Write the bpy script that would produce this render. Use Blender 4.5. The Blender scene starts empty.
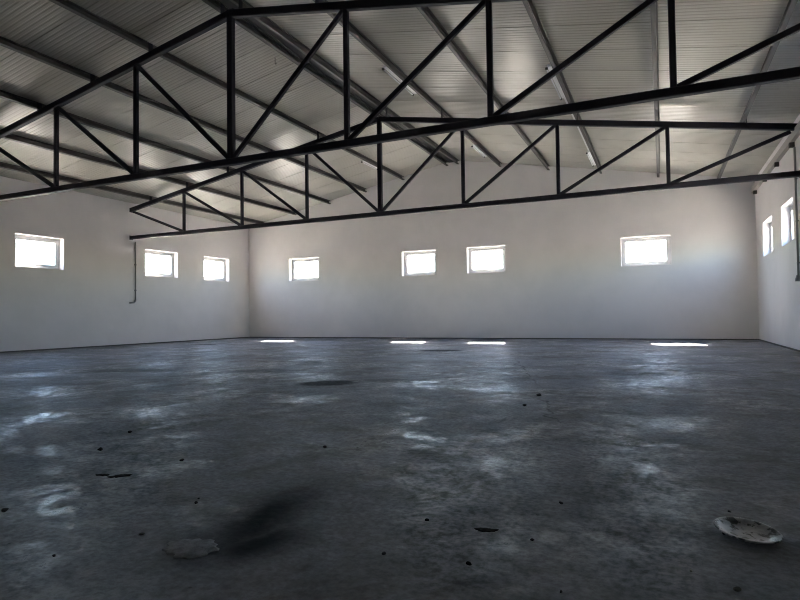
import bpy, bmesh, math, random
from mathutils import Vector, Matrix
S = bpy.context.scene
C = S.collection
PI = math.pi
random.seed(7)

# ------------------------------------------------------------------ camera
H_CAM = 0.90
YAW, PITCH, ROLL, FPX = -0.4294, 0.0272, -0.0131, 572.16
f0 = Vector((math.sin(YAW), math.cos(YAW), 0)); r0 = Vector((math.cos(YAW), -math.sin(YAW), 0)); u0 = Vector((0, 0, 1))
f1 = f0 * math.cos(PITCH) + u0 * math.sin(PITCH); u1 = u0 * math.cos(PITCH) - f0 * math.sin(PITCH)
r2 = r0 * math.cos(ROLL) + u1 * math.sin(ROLL); u2 = u1 * math.cos(ROLL) - r0 * math.sin(ROLL)
cd = bpy.data.cameras.new('camera'); cam = bpy.data.objects.new('camera', cd); C.objects.link(cam)
cd.sensor_fit = 'HORIZONTAL'; cd.sensor_width = 36; cd.lens = 36 * FPX / 800; cd.clip_start = .05; cd.clip_end = 900
M = Matrix((r2, u2, -f1)).transposed().to_4x4(); M.translation = Vector((0, 0, H_CAM)); cam.matrix_world = M
S.camera = cam

# ------------------------------------------------------------------ sky, sun, exposure
W = bpy.data.worlds.new('sky'); S.world = W; W.use_nodes = True
nt = W.node_tree; bg = nt.nodes['Background']
sky = nt.nodes.new('ShaderNodeTexSky'); sky.sky_type = 'NISHITA'; sky.sun_disc = False
sky.sun_elevation = math.radians(41.5); sky.sun_rotation = math.radians(-14.5)
sky.altitude = 100; sky.air_density = 1.0; sky.dust_density = 0.6
nt.links.new(sky.outputs[0], bg.inputs[0]); bg.inputs[1].default_value = 0.33
sd = bpy.data.lights.new('sun', 'SUN'); sd.energy = 18.5; sd.angle = math.radians(.6); sd.color = (1, .89, .77)
sun = bpy.data.objects.new('sun', sd); C.objects.link(sun)
sun.rotation_euler = Vector((.83, -3.20, -2.92)).to_track_quat('-Z', 'Y').to_euler(); sun.location = (-8, 30, 30)
S.view_settings.view_transform = 'Standard'; S.view_settings.look = 'None'; S.view_settings.gamma = 1
S.view_settings.use_curve_mapping = False
S.view_settings.exposure = 3.76
S.cycles.filter_width = 1.1
S.cycles.max_bounces = 12; S.cycles.diffuse_bounces = 8; S.cycles.glossy_bounces = 4; S.cycles.transparent_max_bounces = 12

# ------------------------------------------------------------------ room measures
D, L, R, YF = 20.635, 16.929, 2.696, -3.9        # back wall, left wall, right wall, front wall
ZB, ZT, TW = 2.461, 3.428, .30                   # window sill and head, wall thickness
XK, PN = -7.124, 2.4413                          # ridge line and truss panel
ZPR, MP = 6.662, .1856                           # purlin underside at the ridge, roof slope
PUR_H = .15
def zp(x): return ZPR - MP * abs(x - XK)         # purlin underside
def zroof(x): return zp(x) + PUR_H
WIN_L = [(7.40, 8.87), (10.35, 11.82), (14.93, 16.44), (17.84, 19.32)]  # first one is out of view, row assumed to continue; added for its daylight
WIN_B = [(-14.74, -13.23), (-9.34, -7.89), (-6.65, -5.19), (-1.22, .31)]
WIN_R = [(9.20, 10.70), (12.0, 13.45), (15.18, 16.57), (17.82, 19.35)]  # first two are out of view, assumed and added for the daylight they give
# light-sampling portals in the window openings (they emit nothing of their own)
def portal(c, n, w, h):
    d = bpy.data.lights.new('window_portal', 'AREA'); d.shape = 'RECTANGLE'; d.size = w; d.size_y = h
    d.cycles.is_portal = True
    o = bpy.data.objects.new('window_portal', d); C.objects.link(o); o.location = c
    o.rotation_euler = Vector(n).to_track_quat('-Z', 'Y').to_euler()
for a, b in WIN_L: portal((-L - TW - .02, (a + b) / 2, (ZB + ZT) / 2), (1, 0, 0), b - a, ZT - ZB)
for a, b in WIN_R: portal((R + TW + .02, (a + b) / 2, (ZB + ZT) / 2), (-1, 0, 0), b - a, ZT - ZB)
for a, b in WIN_B: portal(((a + b) / 2, D + TW + .02, (ZB + ZT) / 2), (0, -1, 0), b - a, ZT - ZB)

# ------------------------------------------------------------------ helpers
def link(name, bm, mat, parent=None, smooth=False):
    me = bpy.data.meshes.new(name); bmesh.ops.recalc_face_normals(bm, faces=bm.faces); bm.to_mesh(me); bm.free()
    o = bpy.data.objects.new(name, me); C.objects.link(o); me.materials.append(mat)
    if smooth:
        for p in me.polygons: p.use_smooth = True
    if parent: o.parent = parent
    return o
def tag(o, label, cat, group=None):
    o['label'] = label; o['category'] = cat
    if group: o['group'] = group
    return o
def empty(name, loc=(0, 0, 0)):
    o = bpy.data.objects.new(name, None); C.objects.link(o); o.location = loc; return o
def struct(o): o['kind'] = 'structure'; return o
def add_box(bm, a, b):
    vs = [bm.verts.new((x, y, z)) for x in (a[0], b[0]) for y in (a[1], b[1]) for z in (a[2], b[2])]
    for q in ((0, 1, 3, 2), (4, 6, 7, 5), (0, 4, 5, 1), (2, 3, 7, 6), (0, 2, 6, 4), (1, 5, 7, 3)): bm.faces.new([vs[i] for i in q])
def box(a, b):
    bm = bmesh.new(); add_box(bm, a, b); return bm
def bevel(bm, w, seg=2):
    bmesh.ops.recalc_face_normals(bm, faces=bm.faces)
    bmesh.ops.bevel(bm, geom=list(bm.edges), offset=w, segments=seg, affect='EDGES'); return bm
def add_bar(bm, p, q, s, t, up=(0, 1, 0)):
    """square tube from p to q; s = size across in the plane, t = size along up"""
    p, q, up = Vector(p), Vector(q), Vector(up)
    d = (q - p).normalized(); n = d.cross(up).normalized(); up = n.cross(d)
    c = min(s, t) * .12                              # rounded corners of the rolled tube
    prof = [(s/2 - c, -t/2), (s/2, -t/2 + c), (s/2, t/2 - c), (s/2 - c, t/2), (-s/2 + c, t/2), (-s/2, t/2 - c), (-s/2, -t/2 + c), (-s/2 + c, -t/2)]
    A = [bm.verts.new(p + n * a + up * b) for a, b in prof]; B = [bm.verts.new(q + n * a + up * b) for a, b in prof]
    for i in range(8): j = (i + 1) % 8; bm.faces.new((A[i], A[j], B[j], B[i]))
    bm.faces.new(A[::-1]); bm.faces.new(B)
def bar(p, q, s, t, up=(0, 1, 0)):
    bm = bmesh.new(); add_bar(bm, p, q, s, t, up); return bm
def add_tube(bm, pts, r, n=10):
    pts = [Vector(p) for p in pts]; rings = []
    for i, p in enumerate(pts):
        d = (pts[min(i + 1, len(pts) - 1)] - pts[max(i - 1, 0)]).normalized()
        a = d.orthogonal().normalized() if i == 0 else (rings_a - d * rings_a.dot(d)).normalized()
        rings_a = a; b = d.cross(a)
        rings.append([bm.verts.new(p + a * r * math.cos(2*PI*k/n) + b * r * math.sin(2*PI*k/n)) for k in range(n)])
    for A, B in zip(rings, rings[1:]):
        for k in range(n): j = (k + 1) % n; bm.faces.new((A[k], A[j], B[j], B[k]))
    bm.faces.new(rings[0][::-1]); bm.faces.new(rings[-1])
def tube(pts, r, n=10):
    bm = bmesh.new(); add_tube(bm, pts, r, n); return bm
def extrude_profile(prof, p, q, ax, az, closed=True):
    """profile points (a, b) along ax, az swept from p to q"""
    bm = bmesh.new(); p, q, ax, az = Vector(p), Vector(q), Vector(ax), Vector(az)
    A = [bm.verts.new(p + ax * a + az * b) for a, b in prof]; B = [bm.verts.new(q + ax * a + az * b) for a, b in prof]
    n = len(prof)
    for i in range(n if closed else n - 1): j = (i + 1) % n; bm.faces.new((A[i], A[j], B[j], B[i]))
    if closed: bm.faces.new(A[::-1]); bm.faces.new(B)
    return bm

# ------------------------------------------------------------------ materials
def mat(name, col, rough=.5, metal=0., spec=.5):
    m = bpy.data.materials.new(name); m.use_nodes = True
    b = m.node_tree.nodes['Principled BSDF']
    b.inputs['Base Color'].default_value = (*col, 1); b.inputs['Roughness'].default_value = rough
    b.inputs['Metallic'].default_value = metal; b.inputs['Specular IOR Level'].default_value = spec
    return m, m.node_tree, b
def noise(t, scale, detail=4, rough=.55, vec=None, dist=0.):
    n = t.nodes.new('ShaderNodeTexNoise'); n.inputs['Scale'].default_value = scale; n.inputs['Detail'].default_value = detail
    n.inputs['Roughness'].default_value = rough; n.inputs['Distortion'].default_value = dist
    if vec is not None: t.links.new(vec, n.inputs['Vector'])
    return n.outputs['Fac']
def ramp(t, fac, a, b, lo=0., hi=1., smooth=True):
    n = t.nodes.new('ShaderNodeMapRange'); n.interpolation_type = 'SMOOTHSTEP' if smooth else 'LINEAR'
    t.links.new(fac, n.inputs['Value'])
    for k, v in (('From Min', a), ('From Max', b), ('To Min', lo), ('To Max', hi)): n.inputs[k].default_value = v
    return n.outputs['Result']
def mixc(t, fac, a, b):
    n = t.nodes.new('ShaderNodeMix'); n.data_type = 'RGBA'
    t.links.new(fac, n.inputs['Factor'])
    for k, v in ((6, a), (7, b)):
        if isinstance(v, tuple): n.inputs[k].default_value = (*v, 1)
        else: t.links.new(v, n.inputs[k])
    return n.outputs[2]
def math_(t, op, a, b=None):
    n = t.nodes.new('ShaderNodeMath'); n.operation = op
    for i, v in enumerate((a, b)):
        if v is None: continue
        if isinstance(v, (int, float)): n.inputs[i].default_value = v
        else: t.links.new(v, n.inputs[i])
    return n.outputs[0]
def coord(t, scale=(1, 1, 1)):
    g = t.nodes.new('ShaderNodeNewGeometry'); m = t.nodes.new('ShaderNodeMapping'); m.inputs['Scale'].default_value = scale
    t.links.new(g.outputs['Position'], m.inputs['Vector']); return m.outputs[0]
def bump(t, b, h, strength, dist):
    n = t.nodes.new('ShaderNodeBump'); n.inputs['Strength'].default_value = strength; n.inputs['Distance'].default_value = dist
    t.links.new(h, n.inputs['Height']); t.links.new(n.outputs[0], b.inputs['Normal'])

# white plaster
M_WALL, t, b = mat('white_plaster', (.80, .79, .77), .85, spec=.2)
v = coord(t)
t.links.new(mixc(t, ramp(t, noise(t, .7, 6, .6, v), .35, .7), (.81, .78, .775), (.75, .725, .72)), b.inputs['Base Color'])
bump(t, b, noise(t, 35, 4, .6, v), .15, .004)
# roof sheet underside
M_ROOF, t, b = mat('off_white_roof_sheet', (.74, .725, .66), .31, spec=.5)
v = coord(t)
t.links.new(mixc(t, ramp(t, noise(t, .5, 5, .6, v), .35, .75), (.50, .485, .425), (.43, .415, .365)), b.inputs['Base Color'])
# dark truss paint
M_STEEL, t, b = mat('blue_black_steel_paint', (.018, .018, .026), .55, spec=.25)
v = coord(t)
t.links.new(mixc(t, ramp(t, noise(t, 3, 5, .6, v), .55, .75), (.026, .026, .038), (.036, .031, .036)), b.inputs['Base Color'])
# galvanised purlin
M_PURL, t, b = mat('dull_grey_purlin_steel', (.17, .165, .165), .5, .0, spec=.5)
v = coord(t, (6, .6, 6))
t.links.new(mixc(t, ramp(t, noise(t, 1.5, 5, .6, v), .35, .7), (.115, .108, .105), (.08, .076, .075)), b.inputs['Base Color'])
M_GREY, t, b = mat('grey_pipe', (.30, .30, .315), .5, .0)
M_EAVE, t, b = mat('beige_eave_steel', (.42, .40, .37), .6)
M_DARK, t, b = mat('dark_bracket', (.05, .048, .045), .6)
M_BASE, t, b = mat('dark_joint_filler', (.09, .088, .085), .8)
M_PVC, t, b = mat('white_plastic_frame', (.50, .505, .515), .45)
M_LAMP, t, b = mat('white_lamp_enamel', (.82, .83, .84), .3)
M_TUBE, t, b = mat('frosted_lamp_tube', (.88, .9, .92), .2)
M_CAP, t, b = mat('black_lampholder', (.03, .03, .03), .5)
M_WIRE, t, b = mat('dark_wire', (.03, .03, .03), .6)
# window glass
M_GLASS = bpy.data.materials.new('clear_glass'); M_GLASS.use_nodes = True; t = M_GLASS.node_tree
for n in list(t.nodes): t.nodes.remove(n)
out = t.nodes.new('ShaderNodeOutputMaterial'); mx = t.nodes.new('ShaderNodeMixShader'); tr = t.nodes.new('ShaderNodeBsdfTransparent')
gl = t.nodes.new('ShaderNodeBsdfGlossy'); gl.inputs['Roughness'].default_value = .02; fr = t.nodes.new('ShaderNodeFresnel'); fr.inputs[0].default_value = 1.35
tr.inputs[0].default_value = (.97, .98, .98, 1)
gb = t.nodes.new('ShaderNodeNewGeometry'); inv_ = t.nodes.new('ShaderNodeMath'); inv_.operation = 'SUBTRACT'; inv_.inputs[0].default_value = 1
t.links.new(gb.outputs['Backfacing'], inv_.inputs[1]); mul = t.nodes.new('ShaderNodeMath'); mul.operation = 'MULTIPLY'
t.links.new(inv_.outputs[0], mul.inputs[0]); t.links.new(fr.outputs[0], mul.inputs[1])
t.links.new(mul.outputs[0], mx.inputs[0]); t.links.new(tr.outputs[0], mx.inputs[1]); t.links.new(gl.outputs[0], mx.inputs[2]); t.links.new(mx.outputs[0], out.inputs[0])
# pale gravel for the unseen ground outside, a bounce surface for the ceiling
M_YARD, t, b = mat('pale_gravel', (.42, .40, .36), .95)
v = coord(t); t.links.new(mixc(t, noise(t, 2, 6, .6, v), (.36, .34, .30), (.48, .46, .42)), b.inputs['Base Color'])

# trowelled concrete floor
M_FLOOR, t, b = mat('trowelled_concrete', (.1, .1, .11), .4, spec=.4)
pos = coord(t)
nd = t.nodes.new('ShaderNodeTexNoise'); nd.inputs['Scale'].default_value = 2.2; nd.inputs['Detail'].default_value = 6
t.links.new(pos, nd.inputs['Vector'])
wob = t.nodes.new('ShaderNodeVectorMath'); wob.operation = 'MULTIPLY_ADD'
t.links.new(nd.outputs['Color'], wob.inputs[0]); wob.inputs[1].default_value = (.5, .5, 0); t.links.new(pos, wob.inputs[2])
off = t.nodes.new('ShaderNodeVectorMath'); off.operation = 'SUBTRACT'; t.links.new(wob.outputs[0], off.inputs[0]); off.inputs[1].default_value = (.25, .25, 0)
def stain(cx, cy, rx, ry, ang, inner=.4, outer=1., src=None):
    m = t.nodes.new('ShaderNodeMapping'); m.vector_type = 'TEXTURE'
    m.inputs['Location'].default_value = (cx, cy, 0); m.inputs['Rotation'].default_value = (0, 0, math.radians(ang)); m.inputs['Scale'].default_value = (rx, ry, 1)
    t.links.new(src or off.outputs[0], m.inputs['Vector'])
    ln = t.nodes.new('ShaderNodeVectorMath'); ln.operation = 'LENGTH'; t.links.new(m.outputs[0], ln.inputs[0])
    return ramp(t, ln.outputs['Value'], inner, outer, 1., 0.)
def vmax(*a):
    r = a[0]
    for x in a[1:]: r = math_(t, 'MAXIMUM', r, x)
    return r
big = ramp(t, noise(t, .55, 8, .66, pos, .6), .40, .60)
mid = ramp(t, noise(t, 2.6, 8, .68, pos, .5), .40, .62)
fine = ramp(t, noise(t, 30, 6, .7, pos), .36, .66)
col = mixc(t, big, (.150, .147, .152), (.225, .235, .270))
col = mixc(t, math_(t, 'MULTIPLY', mid, .6), col, (.27, .285, .33))
col = mixc(t, math_(t, 'MULTIPLY', fine, .45), col, (.065, .065, .070))
scuff = math_(t, 'MULTIPLY', ramp(t, noise(t, 1.3, 8, .75, coord(t, (1.0, 2.2, 1)), 1.2), .56, .68), ramp(t, noise(t, 9, 6, .7, pos), .42, .62))
col = mixc(t, math_(t, 'MULTIPLY', scuff, .7), col, (.33, .35, .40))
spots = ramp(t, noise(t, 16, 3, .5, pos), .70, .76)
col = mixc(t, math_(t, 'MULTIPLY', spots, .5), col, (.03, .03, .033))
wob2 = t.nodes.new('ShaderNodeVectorMath'); wob2.operation = 'MULTIPLY_ADD'
t.links.new(nd.outputs['Color'], wob2.inputs[0]); wob2.inputs[1].default_value = (.22, .22, 0); t.links.new(pos, wob2.inputs[2])
of2 = t.nodes.new('ShaderNodeVectorMath'); of2.operation = 'SUBTRACT'; t.links.new(wob2.outputs[0], of2.inputs[0]); of2.inputs[1].default_value = (.11, .11, 0)
of2 = of2.outputs[0]
dark = vmax(stain(-1.66, 2.10, .82, .31, 99, .05, 1., of2), stain(-1.50, 1.86, .36, .24, 70, .1, 1., of2))
col = mixc(t, math_(t, 'MULTIPLY', dark, .95), col, (.007, .008, .012))
oil = vmax(stain(-4.12, 6.67, .50, .40, 45, .6, 1., of2), math_(t, 'MULTIPLY', stain(-3.3, 7.2, .6, .3, 15, .4, 1., of2), .6), stain(-5.1, 13.6, .7, .5, 10, .6, 1., of2), math_(t, 'MULTIPLY', stain(-6.1, 7.8, .9, .45, 20, .3, 1.), .5), math_(t, 'MULTIPLY', stain(-8.6, 7.2, 1.2, .5, 12, .3, 1.), .5), stain(-14.2, 15.0, .6, .25, 10, .7, 1.))
col = mixc(t, math_(t, 'MULTIPLY', oil, .75), col, (.02, .02, .024))
crack = vmax(stain(-1.05, 5.6, .02, 1.35, 19, .3, 1., None), stain(-2.1, 9.4, .03, 3.0, 17, .3, 1.))
col = mixc(t, math_(t, 'MULTIPLY', crack, .55), col, (.03, .03, .033))
t.links.new(col, b.inputs['Base Color'])
pv = coord(t, (1, 1, 1))
gloss = math_(t, 'MULTIPLY', ramp(t, noise(t, .9, 8, .70, pv, .6), .43, .62), ramp(t, noise(t, 8, 6, .68, pv), .42, .58, .25, 1.))
rgh = math_(t, 'SUBTRACT', .66, math_(t, 'MULTIPLY', gloss, .42))
rgh = math_(t, 'ADD', rgh, math_(t, 'MULTIPLY', fine, .10))
t.links.new(rgh, b.inputs['Roughness'])
spc = math_(t, 'MULTIPLY', ramp(t, noise(t, 7, 7, .7, pos), .40, .64, .06, .36), math_(t, 'SUBTRACT', 1.0, math_(t, 'MULTIPLY', vmax(dark, oil), .95)))
t.links.new(spc, b.inputs['Specular IOR Level'])
hgt = math_(t, 'ADD', math_(t, 'MULTIPLY', noise(t, 2.6, 3, .5, pos), .8), math_(t, 'MULTIPLY', noise(t, 9, 6, .62, pos), .42))
hgt = math_(t, 'ADD', hgt, math_(t, 'MULTIPLY', noise(t, 40, 4, .6, pos), .05))
bump(t, b, hgt, 1.0, .011)

# ------------------------------------------------------------------ the setting
o = struct(link('floor', box((-L, YF, -.12), (R, D, 0)), M_FLOOR))
bm = bmesh.new(); add_box(bm, (-140, -120, -.4), (130, 150, -.14)); struct(link('ground', bm, M_YARD))  # unseen ground, added to bounce sunlight up through the windows

def wall(name, P, u0_, u1_, opens, ztop, brk=()):
    """P(u, depth, z): point in the wall; depth 0 is the room face. opens: (u0, u1) windows between ZB and ZT"""
    bm = bmesh.new(); cache = {}
    def V(u, d, z):
        k = (round(u, 4), d, round(z, 4))
        if k not in cache: cache[k] = bm.verts.new(P(u, d, z))
        return cache[k]
    us = sorted({u0_, u1_, *brk, *[x for w in opens for x in w]})
    for a, b_ in zip(us, us[1:]):
        hole = any(abs(a - w[0]) < 1e-6 for w in opens)
        for (z0a, z0b), (z1a, z1b), h in (((0, 0), (ZB, ZB), 0), ((ZB, ZB), (ZT, ZT), hole), ((ZT, ZT), (ztop(a), ztop(b_)), 0)):
            if h:
                for e in (((a, ZB), (b_, ZB)), ((b_, ZB), (b_, ZT)), ((b_, ZT), (a, ZT)), ((a, ZT), (a, ZB))):
                    (p, q), (r_, s) = e; bm.faces.new((V(p, 0, q), V(r_, 0, s), V(r_, TW, s), V(p, TW, q)))
                continue
            for d in (0, TW): bm.faces.new((V(a, d, z0a), V(b_, d, z0b), V(b_, d, z1b), V(a, d, z1a)))
        bm.faces.new((V(a, 0, ztop(a)), V(b_, 0, ztop(b_)), V(b_, TW, ztop(b_)), V(a, TW, ztop(a))))
    for u in (u0_, u1_):
        zs = [0, ZB, ZT, ztop(u)]
        bm.faces.new([V(u, 0, z) for z in zs] + [V(u, TW, z) for z in zs[::-1]])
    return struct(link(name, bm, M_WALL))
wall('wall_left', lambda u, d, z: (-L - d, u, z), YF, D, WIN_L, lambda u: zroof(-L))
wall('wall_right', lambda u, d, z: (R + d, u, z), YF, D, WIN_R, lambda u: zroof(R))
wall('wall_back', lambda u, d, z: (u, D + d, z), -L - TW, R + TW, WIN_B, lambda u: zroof(max(-L, min(R, u))) if not -L < u < R else zroof(u), (-L, XK, R))
wall('wall_front', lambda u, d, z: (u, YF - d, z), -L - TW, R + TW, [], lambda u: zroof(max(-L, min(R, u))), (-L, XK, R))
for nm, a, b_ in (('baseboard_back', (-L + .02, D - .02, 0), (R - .02, D, .035)), ('baseboard_left', (-L, YF + .02, 0), (-L + .02, D, .035)), ('baseboard_right', (R - .02, YF + .02, 0), (R, D, .035))):
    struct(link(nm, box(a, b_), M_BASE))

# ribbed sandwich panels, ribs running down the slope, a wider joint every metre
def roof(name, x_eave):
    bm = bmesh.new(); ys = []
    y = YF - TW; pitch = .10
    while y < D + TW - 1e-6:
        k = round((y - YF + TW) / pitch)
        if k % 10 == 0: ys += [(y, 0), (y + .012, .013), (y + .026, .013), (y + .038, 0)]
        else: ys += [(y, 0), (y + .016, .006), (y + .034, .006), (y + .050, 0)]
        y += pitch
    ys.append((D + TW, 0))
    za, zb = zroof(XK), zroof(x_eave)
    lo = [(bm.verts.new((XK, y, za + h)), bm.verts.new((x_eave, y, zb + h))) for y, h in ys]
    for (a, b_), (c, d) in zip(lo, lo[1:]): bm.faces.new((a, b_, d, c))
    tp = [bm.verts.new(p) for p in ((XK, ys[0][0], za + .12), (x_eave, ys[0][0], zb + .12), (x_eave, D + TW, zb + .12), (XK, D + TW, za + .12))]
    bm.faces.new(tp)
    bm.faces.new([lo[0][0], tp[0], tp[1], lo[0][1]]); bm.faces.new([lo[-1][0], lo[-1][1], tp[2], tp[3]])
    bm.faces.new([x[1] for x in lo] + [tp[2], tp[1]]); bm.faces.new([x[0] for x in lo] + [tp[3], tp[0]])
    return struct(link(name, bm, M_ROOF))
roof('ceiling', -L - TW - .1); roof('ceiling', R + TW + .1)

struct(link('trim_1', box((XK - .19, YF + .01, zroof(XK) - .075), (XK + .13, D - .01, zroof(XK) - .05)), M_CAP))

# windows: plastic frame, sash, pane, set near the outer face of the wall
def window(n, P, a, b_):
    def ring(m, w, d0, d1):
        bm = bmesh.new()
        def bx(u0, u1, z0, z1):
            p, q = P(u0, d0, z0), P(u1, d1, z1); add_box(bm, [min(x, y) for x, y in zip(p, q)], [max(x, y) for x, y in zip(p, q)])
        bx(a + m, b_ - m, ZB + m, ZB + m + w); bx(a + m, b_ - m, ZT - m - w, ZT - m)
        bx(a + m, a + m + w, ZB + m + w, ZT - m - w); bx(b_ - m - w, b_ - m, ZB + m + w, ZT - m - w)
        return bm
    fr_ = struct(link('window_%d' % n, ring(0, .085, .20, .27), M_PVC))
    link('sash', ring(.07, .075, .185, .245), M_PVC, fr_)
    p, q = P(a + .14, .212, ZB + .14), P(b_ - .14, .220, ZT - .14)
    link('pane', box([min(x, y) for x, y in zip(p, q)], [max(x, y) for x, y in zip(p, q)]), M_GLASS, fr_)
k = 1
for a, b_ in WIN_L: window(k, lambda u, d, z: (-L - d, u, z), a, b_); k += 1
for a, b_ in WIN_B: window(k, lambda u, d, z: (u, D + d, z), a, b_); k += 1
for a, b_ in WIN_R: window(k, lambda u, d, z: (R + d, u, z), a, b_); k += 1

# ------------------------------------------------------------------ purlins
PX = [-16.03, -14.36, -12.63, -10.90, -9.21, XK - .24, XK + .18, -5.30, -3.56, -1.80, -.02, 1.70]
PL = ['grey roof purlin on the left slope, lowest of five, next to the left wall',
      'grey roof purlin on the left slope, second up from the left wall',
      'grey roof purlin on the left slope, middle one of five',
      'grey roof purlin on the left slope, fourth up from the left wall',
      'grey roof purlin on the left slope, the one nearest the paired ridge purlins',
      'left one of the two grey purlins paired under the ridge',
      'right one of the two grey purlins paired under the ridge',
      'grey roof purlin on the right slope nearest the ridge pair, carrying two lamps',
      'grey roof purlin on the right slope without lamps, between two carrying lamps',
      'grey roof purlin on the right slope with two lamps joined by a white cable channel',
      'grey roof purlin on the right slope, second up from the right wall',
      'grey roof purlin on the right slope, lowest one, beside the right wall']
def c_prof(w, h, th, lip, sgn):
    P = [(-w/2, 0), (w/2, 0), (w/2, lip), (w/2 - th, lip), (w/2 - th, th), (-w/2 + th, th), (-w/2 + th, h - th), (w/2 - th, h - th), (w/2 - th, h - lip), (w/2, h - lip), (w/2, h), (-w/2, h)]
    return [(a * sgn, b_) for a, b_ in P]
for x, lb in zip(PX, PL):
    s = 1 if x > XK else -1
    ax = Vector((1, 0, -MP * s)).normalized(); az = Vector((MP * s, 0, 1)).normalized()
    o = link('purlin', extrude_profile(c_prof(.075, PUR_H * math.cos(math.atan(MP)) - .004, .006, .025, 1 if x != XK - .24 else 1), (x, YF + .01, zp(x)), (x, D - .01, zp(x)), ax, az), M_PURL)
    tag(o, lb, 'purlin', 'roof purlins')
# eave beams with anchor blocks
for sx, lb in ((1, 'pale grey eave beam with dark anchor blocks along the top of the right wall'),):
    xw = R
    e = tag(empty('eave_beam', (xw, D, 4.62)), lb, 'beam')
    o = link('beam', box((xw - .09, YF + .02, 4.55), (xw - .003, D - .003, 4.72)), M_EAVE, e); o.matrix_parent_inverse = Matrix.Translation(-e.location)
    y = D - .42
    while y > YF + .5:
        o = link('anchor_block', box((xw - .10, y - .05, 4.45), (xw - .003, y + .05, 4.549)), M_DARK, e); o.matrix_parent_inverse = Matrix.Translation(-e.location); y -= 1.80

# ------------------------------------------------------------------ trusses
ZC, ZE = 3.757, 4.735                            # chord centre lines
def truss(y, ZA, label):
    root = tag(empty('roof_truss', (XK, y, ZC)), label, 'truss', 'black steel roof trusses')
    inv = Matrix.Translation(-root.location)
    def part(name, bm, m=M_STEEL):
        o = link(name, bm, m, root); o.matrix_parent_inverse = inv; return o
    xl, xr = XK - 4 * PN + .03, XK + 4 * PN - .03
    zt = lambda x: ZA - (ZA - ZE) / (4 * PN) * abs(x - XK)
    part('bottom_chord', bar((-L + .012, y, ZC), (R - .012, y, ZC), .12, .12))
    part('top_chord', bar((-L + .012, y, zt(-L) + .012), (XK, y, ZA + .012), .138, .115))
    part('top_chord', bar((XK, y, ZA + .012), (R - .012, y, zt(R) + .012), .138, .115))
    part('king_post', bar((XK, y, ZC + .055), (XK, y, ZA - .05), .125, .115))
    for i in (-3, -2, -1, 1, 2, 3):
        x = XK + i * PN; part('web_post', bar((x, y, ZC + .055), (x, y, zt(x) - .05), .085, .085))
    for s in (-1, 1):
        for i in (1, 2, 3, 4):
            x0 = XK + s * (i * PN - (.03 if i < 4 else .10)); x1 = XK + s * ((i - 1) * PN + .03)
            part('diagonal', bar((x0, y, zt(x0) - .04 - (.05 if i == 4 else 0)), (x1, y, ZC + .05), .08, .07))
    for xw, s in ((-L, 1), (R, -1)):
        for z in (ZC, zt(xw)):
            part('end_plate', box((xw if s > 0 else xw - .012, y - .07, z - .075), (xw + .012 if s > 0 else xw, y + .07, z + .075)))
    for x in PX:
        x2 = x + (.047 if x > XK else .047)
        part('purlin_cleat', box((x2, y - .05, zt(x2) + .04), (x2 + .008, y + .05, zp(x2) + .11)))
truss(8.2075, 6.50, 'nearer black steel roof truss, larger one, its ends out of the frame')
truss(14.315, 6.42, 'farther black steel roof truss, seen whole from wall to wall beyond the nearer one')

# ------------------------------------------------------------------ lamps on the purlins
def lamp(x, y0, y1, label):
    px = x; zb = zp(px); s = 1 if px > XK else -1
    root = tag(empty('batten_lamp', (px - .10, (y0 + y1) / 2, zb)), label, 'lamp', 'batten lamps on the purlins')
    inv = Matrix.Translation(-root.location)
    def part(n, bm, m, sm=False): o = link(n, bm, m, root, sm); o.matrix_parent_inverse = inv; return o
    xc = px - .077 - (.03 if s < 0 else 0)
    part('housing', bevel(box((xc - .035, y0, zb - .01), (xc + .035, y1, zb + .045)), .006), M_LAMP)
    for dy0, dy1 in ((y0 + .01, y0 + .05), (y1 - .05, y1 - .01)):
        part('lampholder', box((xc - .075, dy0, zb - .045), (xc - .028, dy1, zb - .008)), M_CAP)
    part('lamp_tube', tube([(xc - .055, y0 + .05, zb - .028), (xc - .055, y1 - .05, zb - .028)], .015), M_TUBE, True)
lamp(-5.30, 11.1, 12.8, 'nearer lamp on the right slope purlin beside the ridge pair')
lamp(-5.30, 17.55, 19.0, 'farther lamp on the right slope purlin beside the ridge pair')
lamp(-1.80, 11.15, 12.95, 'nearer lamp on the purlin with the white cable channel')
lamp(-1.80, 17.65, 19.35, 'farther lamp on the purlin with the white cable channel')
lamp(-9.21, 17.4, 18.6, 'lamp on the left slope purlin beside the ridge pair, near the back wall')
x = -1.80 - .065
o = link('cable_channel', box((x - .02, 13.0, zp(x) + .012), (x + .02, 17.6, zp(x) + .045)), M_LAMP)
tag(o, 'narrow white cable channel along a purlin between two lamps', 'cable channel')
o = link('cable', tube([(XK - .04 + .01 * math.sin(i), 8.3 + i * .4, zp(XK - .04) + .02 - .015 * (i % 3)) for i in range(29)], .012, 6), M_WIRE, smooth=True)
tag(o, 'black cable running in the gap between the paired ridge purlins', 'cable')
# wire hooks on the left slope
for (x, y, ln, lb) in ((-7.73, 10.35, .16, 'thin wire hook hanging from the left slope next to the ridge purlins'),
                       (-9.36, 11.0, .10, 'short wire hook beside the left slope purlin, nearer of two'),
                       (-9.32, 12.54, .10, 'short wire hook beside the left slope purlin, farther of two')):
    z = zroof(x)
    o = link('wire_hook', tube([(x, y, z), (x, y, z - ln * .8), (x + .02, y, z - ln), (x + .04, y, z - ln * .9)], .007, 6), M_WIRE, smooth=True)
    tag(o, lb, 'hook', 'wire hooks under the roof')

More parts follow.
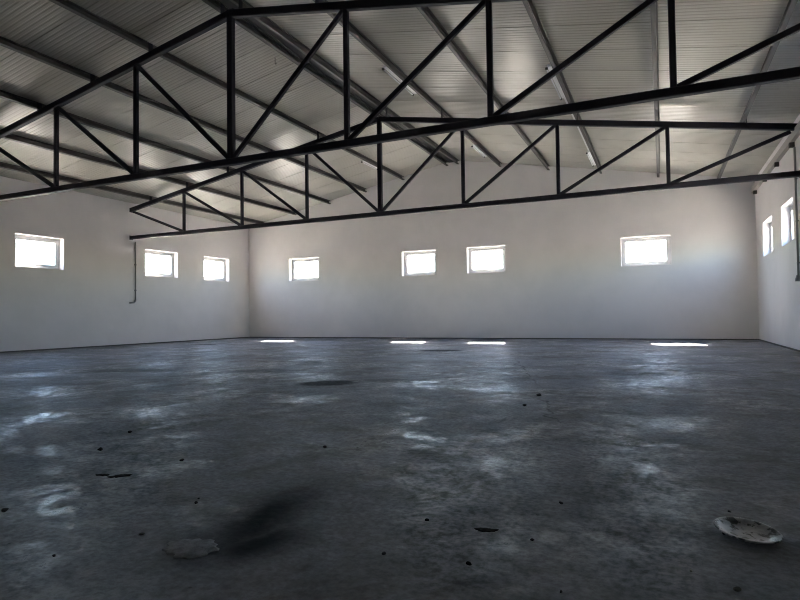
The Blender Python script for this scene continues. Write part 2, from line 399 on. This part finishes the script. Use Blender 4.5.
# ------------------------------------------------------------------ conduits on the side walls
def conduit(xw, s, y, z0, z1, label, foot):
    root = tag(empty('conduit', (xw, y, z0)), label, 'pipe'); inv = Matrix.Translation(-root.location)
    def part(n, bm, m, sm=False): o = link(n, bm, m, root, sm); o.matrix_parent_inverse = inv; return o
    xc = xw + s * .036
    part('pipe', tube([(xc, y, z0), (xc, y, z1)], .022, 12), M_GREY, True)
    zz = z0 + .35
    while zz < z1:
        part('clamp', box((min(xw + s * .004, xw + s * .058), y - .035, zz), (max(xw + s * .004, xw + s * .058), y + .035, zz + .03)), M_GREY); zz += .9
    if foot == 'bend': part('elbow', tube([(xc, y, z0 + .03), (xc, y - .015, z0 - .03), (xc, y - .07, z0 - .075), (xc, y - .24, z0 - .085)], .027, 12), M_GREY, True)
    else:
        bm = bmesh.new(); prof = [(.024, .10), (.03, .06), (.045, .03), (.05, 0), (.05, -.03), (.02, -.032)]
        rg = [[bm.verts.new((xw + s * .055 + r * math.cos(2*PI*i/14), y + r * math.sin(2*PI*i/14), z0 + h)) for i in range(14)] for r, h in prof]
        for A, B in zip(rg, rg[1:]):
            for i in range(14): bm.faces.new((A[i], A[(i+1) % 14], B[(i+1) % 14], B[i]))
        bm.faces.new(rg[0]); bm.faces.new(rg[-1]); part('end_cup', bm, M_GREY, False)
conduit(-L, 1, 14.47, 1.55, 3.63, 'thin grey conduit down the left wall below the end of the farther truss', 'bend')
conduit(R, -1, 14.62, 1.55, 4.40, 'grey conduit down the right wall at the edge of the view', 'cup')

# ------------------------------------------------------------------ things lying on the floor
M_PLATE, t, b = mat('soiled_white_enamel', (.5, .52, .56), .28, spec=.5)
v = coord(t)
m1 = ramp(t, noise(t, 26, 4, .6, v, .3), .50, .57); m2 = ramp(t, noise(t, 11, 4, .6, v), .40, .65)
t.links.new(mixc(t, m1, mixc(t, m2, (.42, .445, .48), (.22, .24, .27)), (.03, .038, .046)), b.inputs['Base Color'])
M_STONE, t, b = mat('dark_rubble', (.03, .03, .032), .9)
M_CRUMB, t, b = mat('pale_rubble', (.3, .3, .29), .9)
M_MORT, t, b = mat('dried_mortar', (.16, .16, .17), .9)
v = coord(t); t.links.new(mixc(t, ramp(t, noise(t, 18, 6, .65, v), .35, .68), (.27, .28, .31), (.13, .135, .15)), b.inputs['Base Color'])
bump(t, b, noise(t, 40, 5, .6, v), .5, .01)

PC = Vector((.287, 2.665, .017)); tilt = math.radians(4.6)
root = tag(empty('plate', PC), 'dirty white shallow dish lying tilted on the concrete floor at lower right', 'plate')
root.rotation_euler = (math.radians(2), tilt, math.radians(-6))
bm = bmesh.new()
prof = [(.0, .000), (.05, .000), (.075, .002), (.088, .007), (.098, .012), (.110, .015), (.117, .016), (.1195, .0135), (.117, .010), (.105, .005), (.093, 0), (.080, -.006), (.05, -.008), (.0, -.008)]
rg = []
for r, h in prof:
    rg.append([bm.verts.new((r * math.cos(2*PI*i/56), r * math.sin(2*PI*i/56), h)) for i in range(56)] if r > 0 else [bm.verts.new((0, 0, h))])
for A, B in zip(rg, rg[1:]):
    for i in range(56):
        j = (i + 1) % 56
        q = [A[i % len(A)], A[j % len(A)], B[j % len(B)], B[i % len(B)]]; u = []
        for x in q:
            if x not in u: u.append(x)
        bm.faces.new(u)
link('dish', bm, M_PLATE, root, True)

def rock(name, x, y, r, m, seed, sq=.6, z=0.):
    rnd = random.Random(seed); bm = bmesh.new(); bmesh.ops.create_icosphere(bm, subdivisions=2, radius=r)
    dirs = [(Vector((rnd.gauss(0, 1), rnd.gauss(0, 1), rnd.gauss(0, 1))).normalized(), rnd.uniform(.55, .95) * r) for _ in range(9)]
    ex = (rnd.uniform(.8, 1.5), rnd.uniform(.7, 1.2))
    for w in bm.verts:
        for d, c in dirs:
            k = w.co.dot(d)
            if k > c: w.co -= d * (k - c)
        w.co.x *= ex[0]; w.co.y *= ex[1]; w.co.z *= sq
    lo = min(w.co.z for w in bm.verts)
    for w in bm.verts: w.co.z -= lo
    o = link(name, bm, m); o.location = (x, y, z); o.rotation_euler[2] = rnd.uniform(0, 6); return o
tag(rock('rubble_chunk', .205, 2.655, .010, M_STONE, 3, .8), 'dark chunk of rubble propping up the raised side of the dirty dish', 'stone')
CR = [(-.653, 1.992, .013, 'largest black crumb in the foreground, below the flat scrap near the lower edge'),
      (-.49, 2.298, .009, 'black crumb midway between the foreground crumbs and the dish'),
      (.198, 2.143, .012, 'black crumb in front of the dish near the lower right edge'),
      (-.317, 1.909, .008, 'black crumb at the lower edge left of the one before the dish'),
      (-.957, 2.343, .009, 'small dark crumb on the open floor left of the flat scrap'),
      (-1.248, 6.349, .030, 'dark lump at the near end of the floor crack'),
      (-1.242, 5.616, .022, 'dark lump lying beside the middle of the floor crack'),
      (-.456, 2.793, .012, 'dark crumb on the floor beyond the flat scrap'),
      (-3.522, 2.725, .022, 'dark lump on the left floor near the left windows glare'),
      (-2.076, 2.128, .012, 'dark crumb behind the dried mortar, larger of a close pair'),
      (-2.117, 2.190, .008, 'dark crumb behind the dried mortar, smaller of a close pair'),
      (-2.779, 2.73, .015, 'dark crumb left of the long dark stain, far side'),
      (-.973, 1.951, .010, 'dark crumb right of the long dark stain'),
      (-2.122, 3.368, .016, 'dark crumb beyond the far end of the long dark stain'),
      (-1.993, 1.738, .009, 'dark crumb just left of the dried mortar'),
      (-3.847, 3.243, .018, 'dark lump farthest back on the left floor'),
      (-2.835, 1.693, .016, 'dark crumb at the left edge of the view'),
      (-2.123, 1.448, .009, 'dark crumb nearest the lower left corner'),
      (.252, 2.965, .009, 'dark crumb just behind the dirty dish')]
for i, (x, y, r, lb) in enumerate(CR): tag(rock('rubble_crumb', x, y, r, M_STONE, 20 + i), lb, 'rubble', 'dark crumbs of rubble on the floor')
tag(rock('rubble_crumb', .07, 2.237, .008, M_CRUMB, 77), 'pale crumb of rubble on the floor between the dish and the lower edge', 'rubble')
def patch(name, x, y, rx, ry, h, m, seed, ang=0.):
    rnd = random.Random(seed); bm = bmesh.new(); n = 40; ph = [(k, rnd.uniform(0, 6), rnd.uniform(.04, .13)) for k in (2, 3, 5, 7, 11)]
    rings = []
    for f, z in ((1., 0.), (.93, h * .55), (.8, h), (.5, h * .9), (.2, h * 1.05)):
        rings.append([])
        for i in range(n):
            a = 2 * PI * i / n; rr = f * (1 + sum(A * math.sin(k * a + p) for k, p, A in ph))
            rings[-1].append(bm.verts.new((rx * rr * math.cos(a), ry * rr * math.sin(a), z * (1 + rnd.uniform(-.25, .25)))))
    for A, B in zip(rings, rings[1:]):
        for i in range(n): bm.faces.new((A[i], A[(i+1) % n], B[(i+1) % n], B[i]))
    bm.faces.new(rings[-1]); bm.faces.new(rings[0][::-1])
    o = link(name, bm, m, smooth=True); o.location = (x, y, 0); o.rotation_euler[2] = ang; return o
tag(patch('mortar_splash', -1.70, 1.715, .105, .095, .007, M_MORT, 44, .2), 'pale crust of dried mortar at the near end of the long dark stain', 'mortar')
tag(patch('flat_scrap', -.69, 2.341, .045, .022, .003, M_STONE, 9, .3), 'thin dark flat scrap on the middle of the near floor', 'scrap')
tag(patch('flat_scrap', -2.853, 2.337, .06, .03, .003, M_STONE, 12, .9), 'thin dark flat scrap on the left floor, right one of two', 'scrap')
tag(patch('flat_scrap', -2.965, 2.314, .04, .02, .003, M_STONE, 14, .2), 'thin dark flat scrap on the left floor, left one of two', 'scrap')
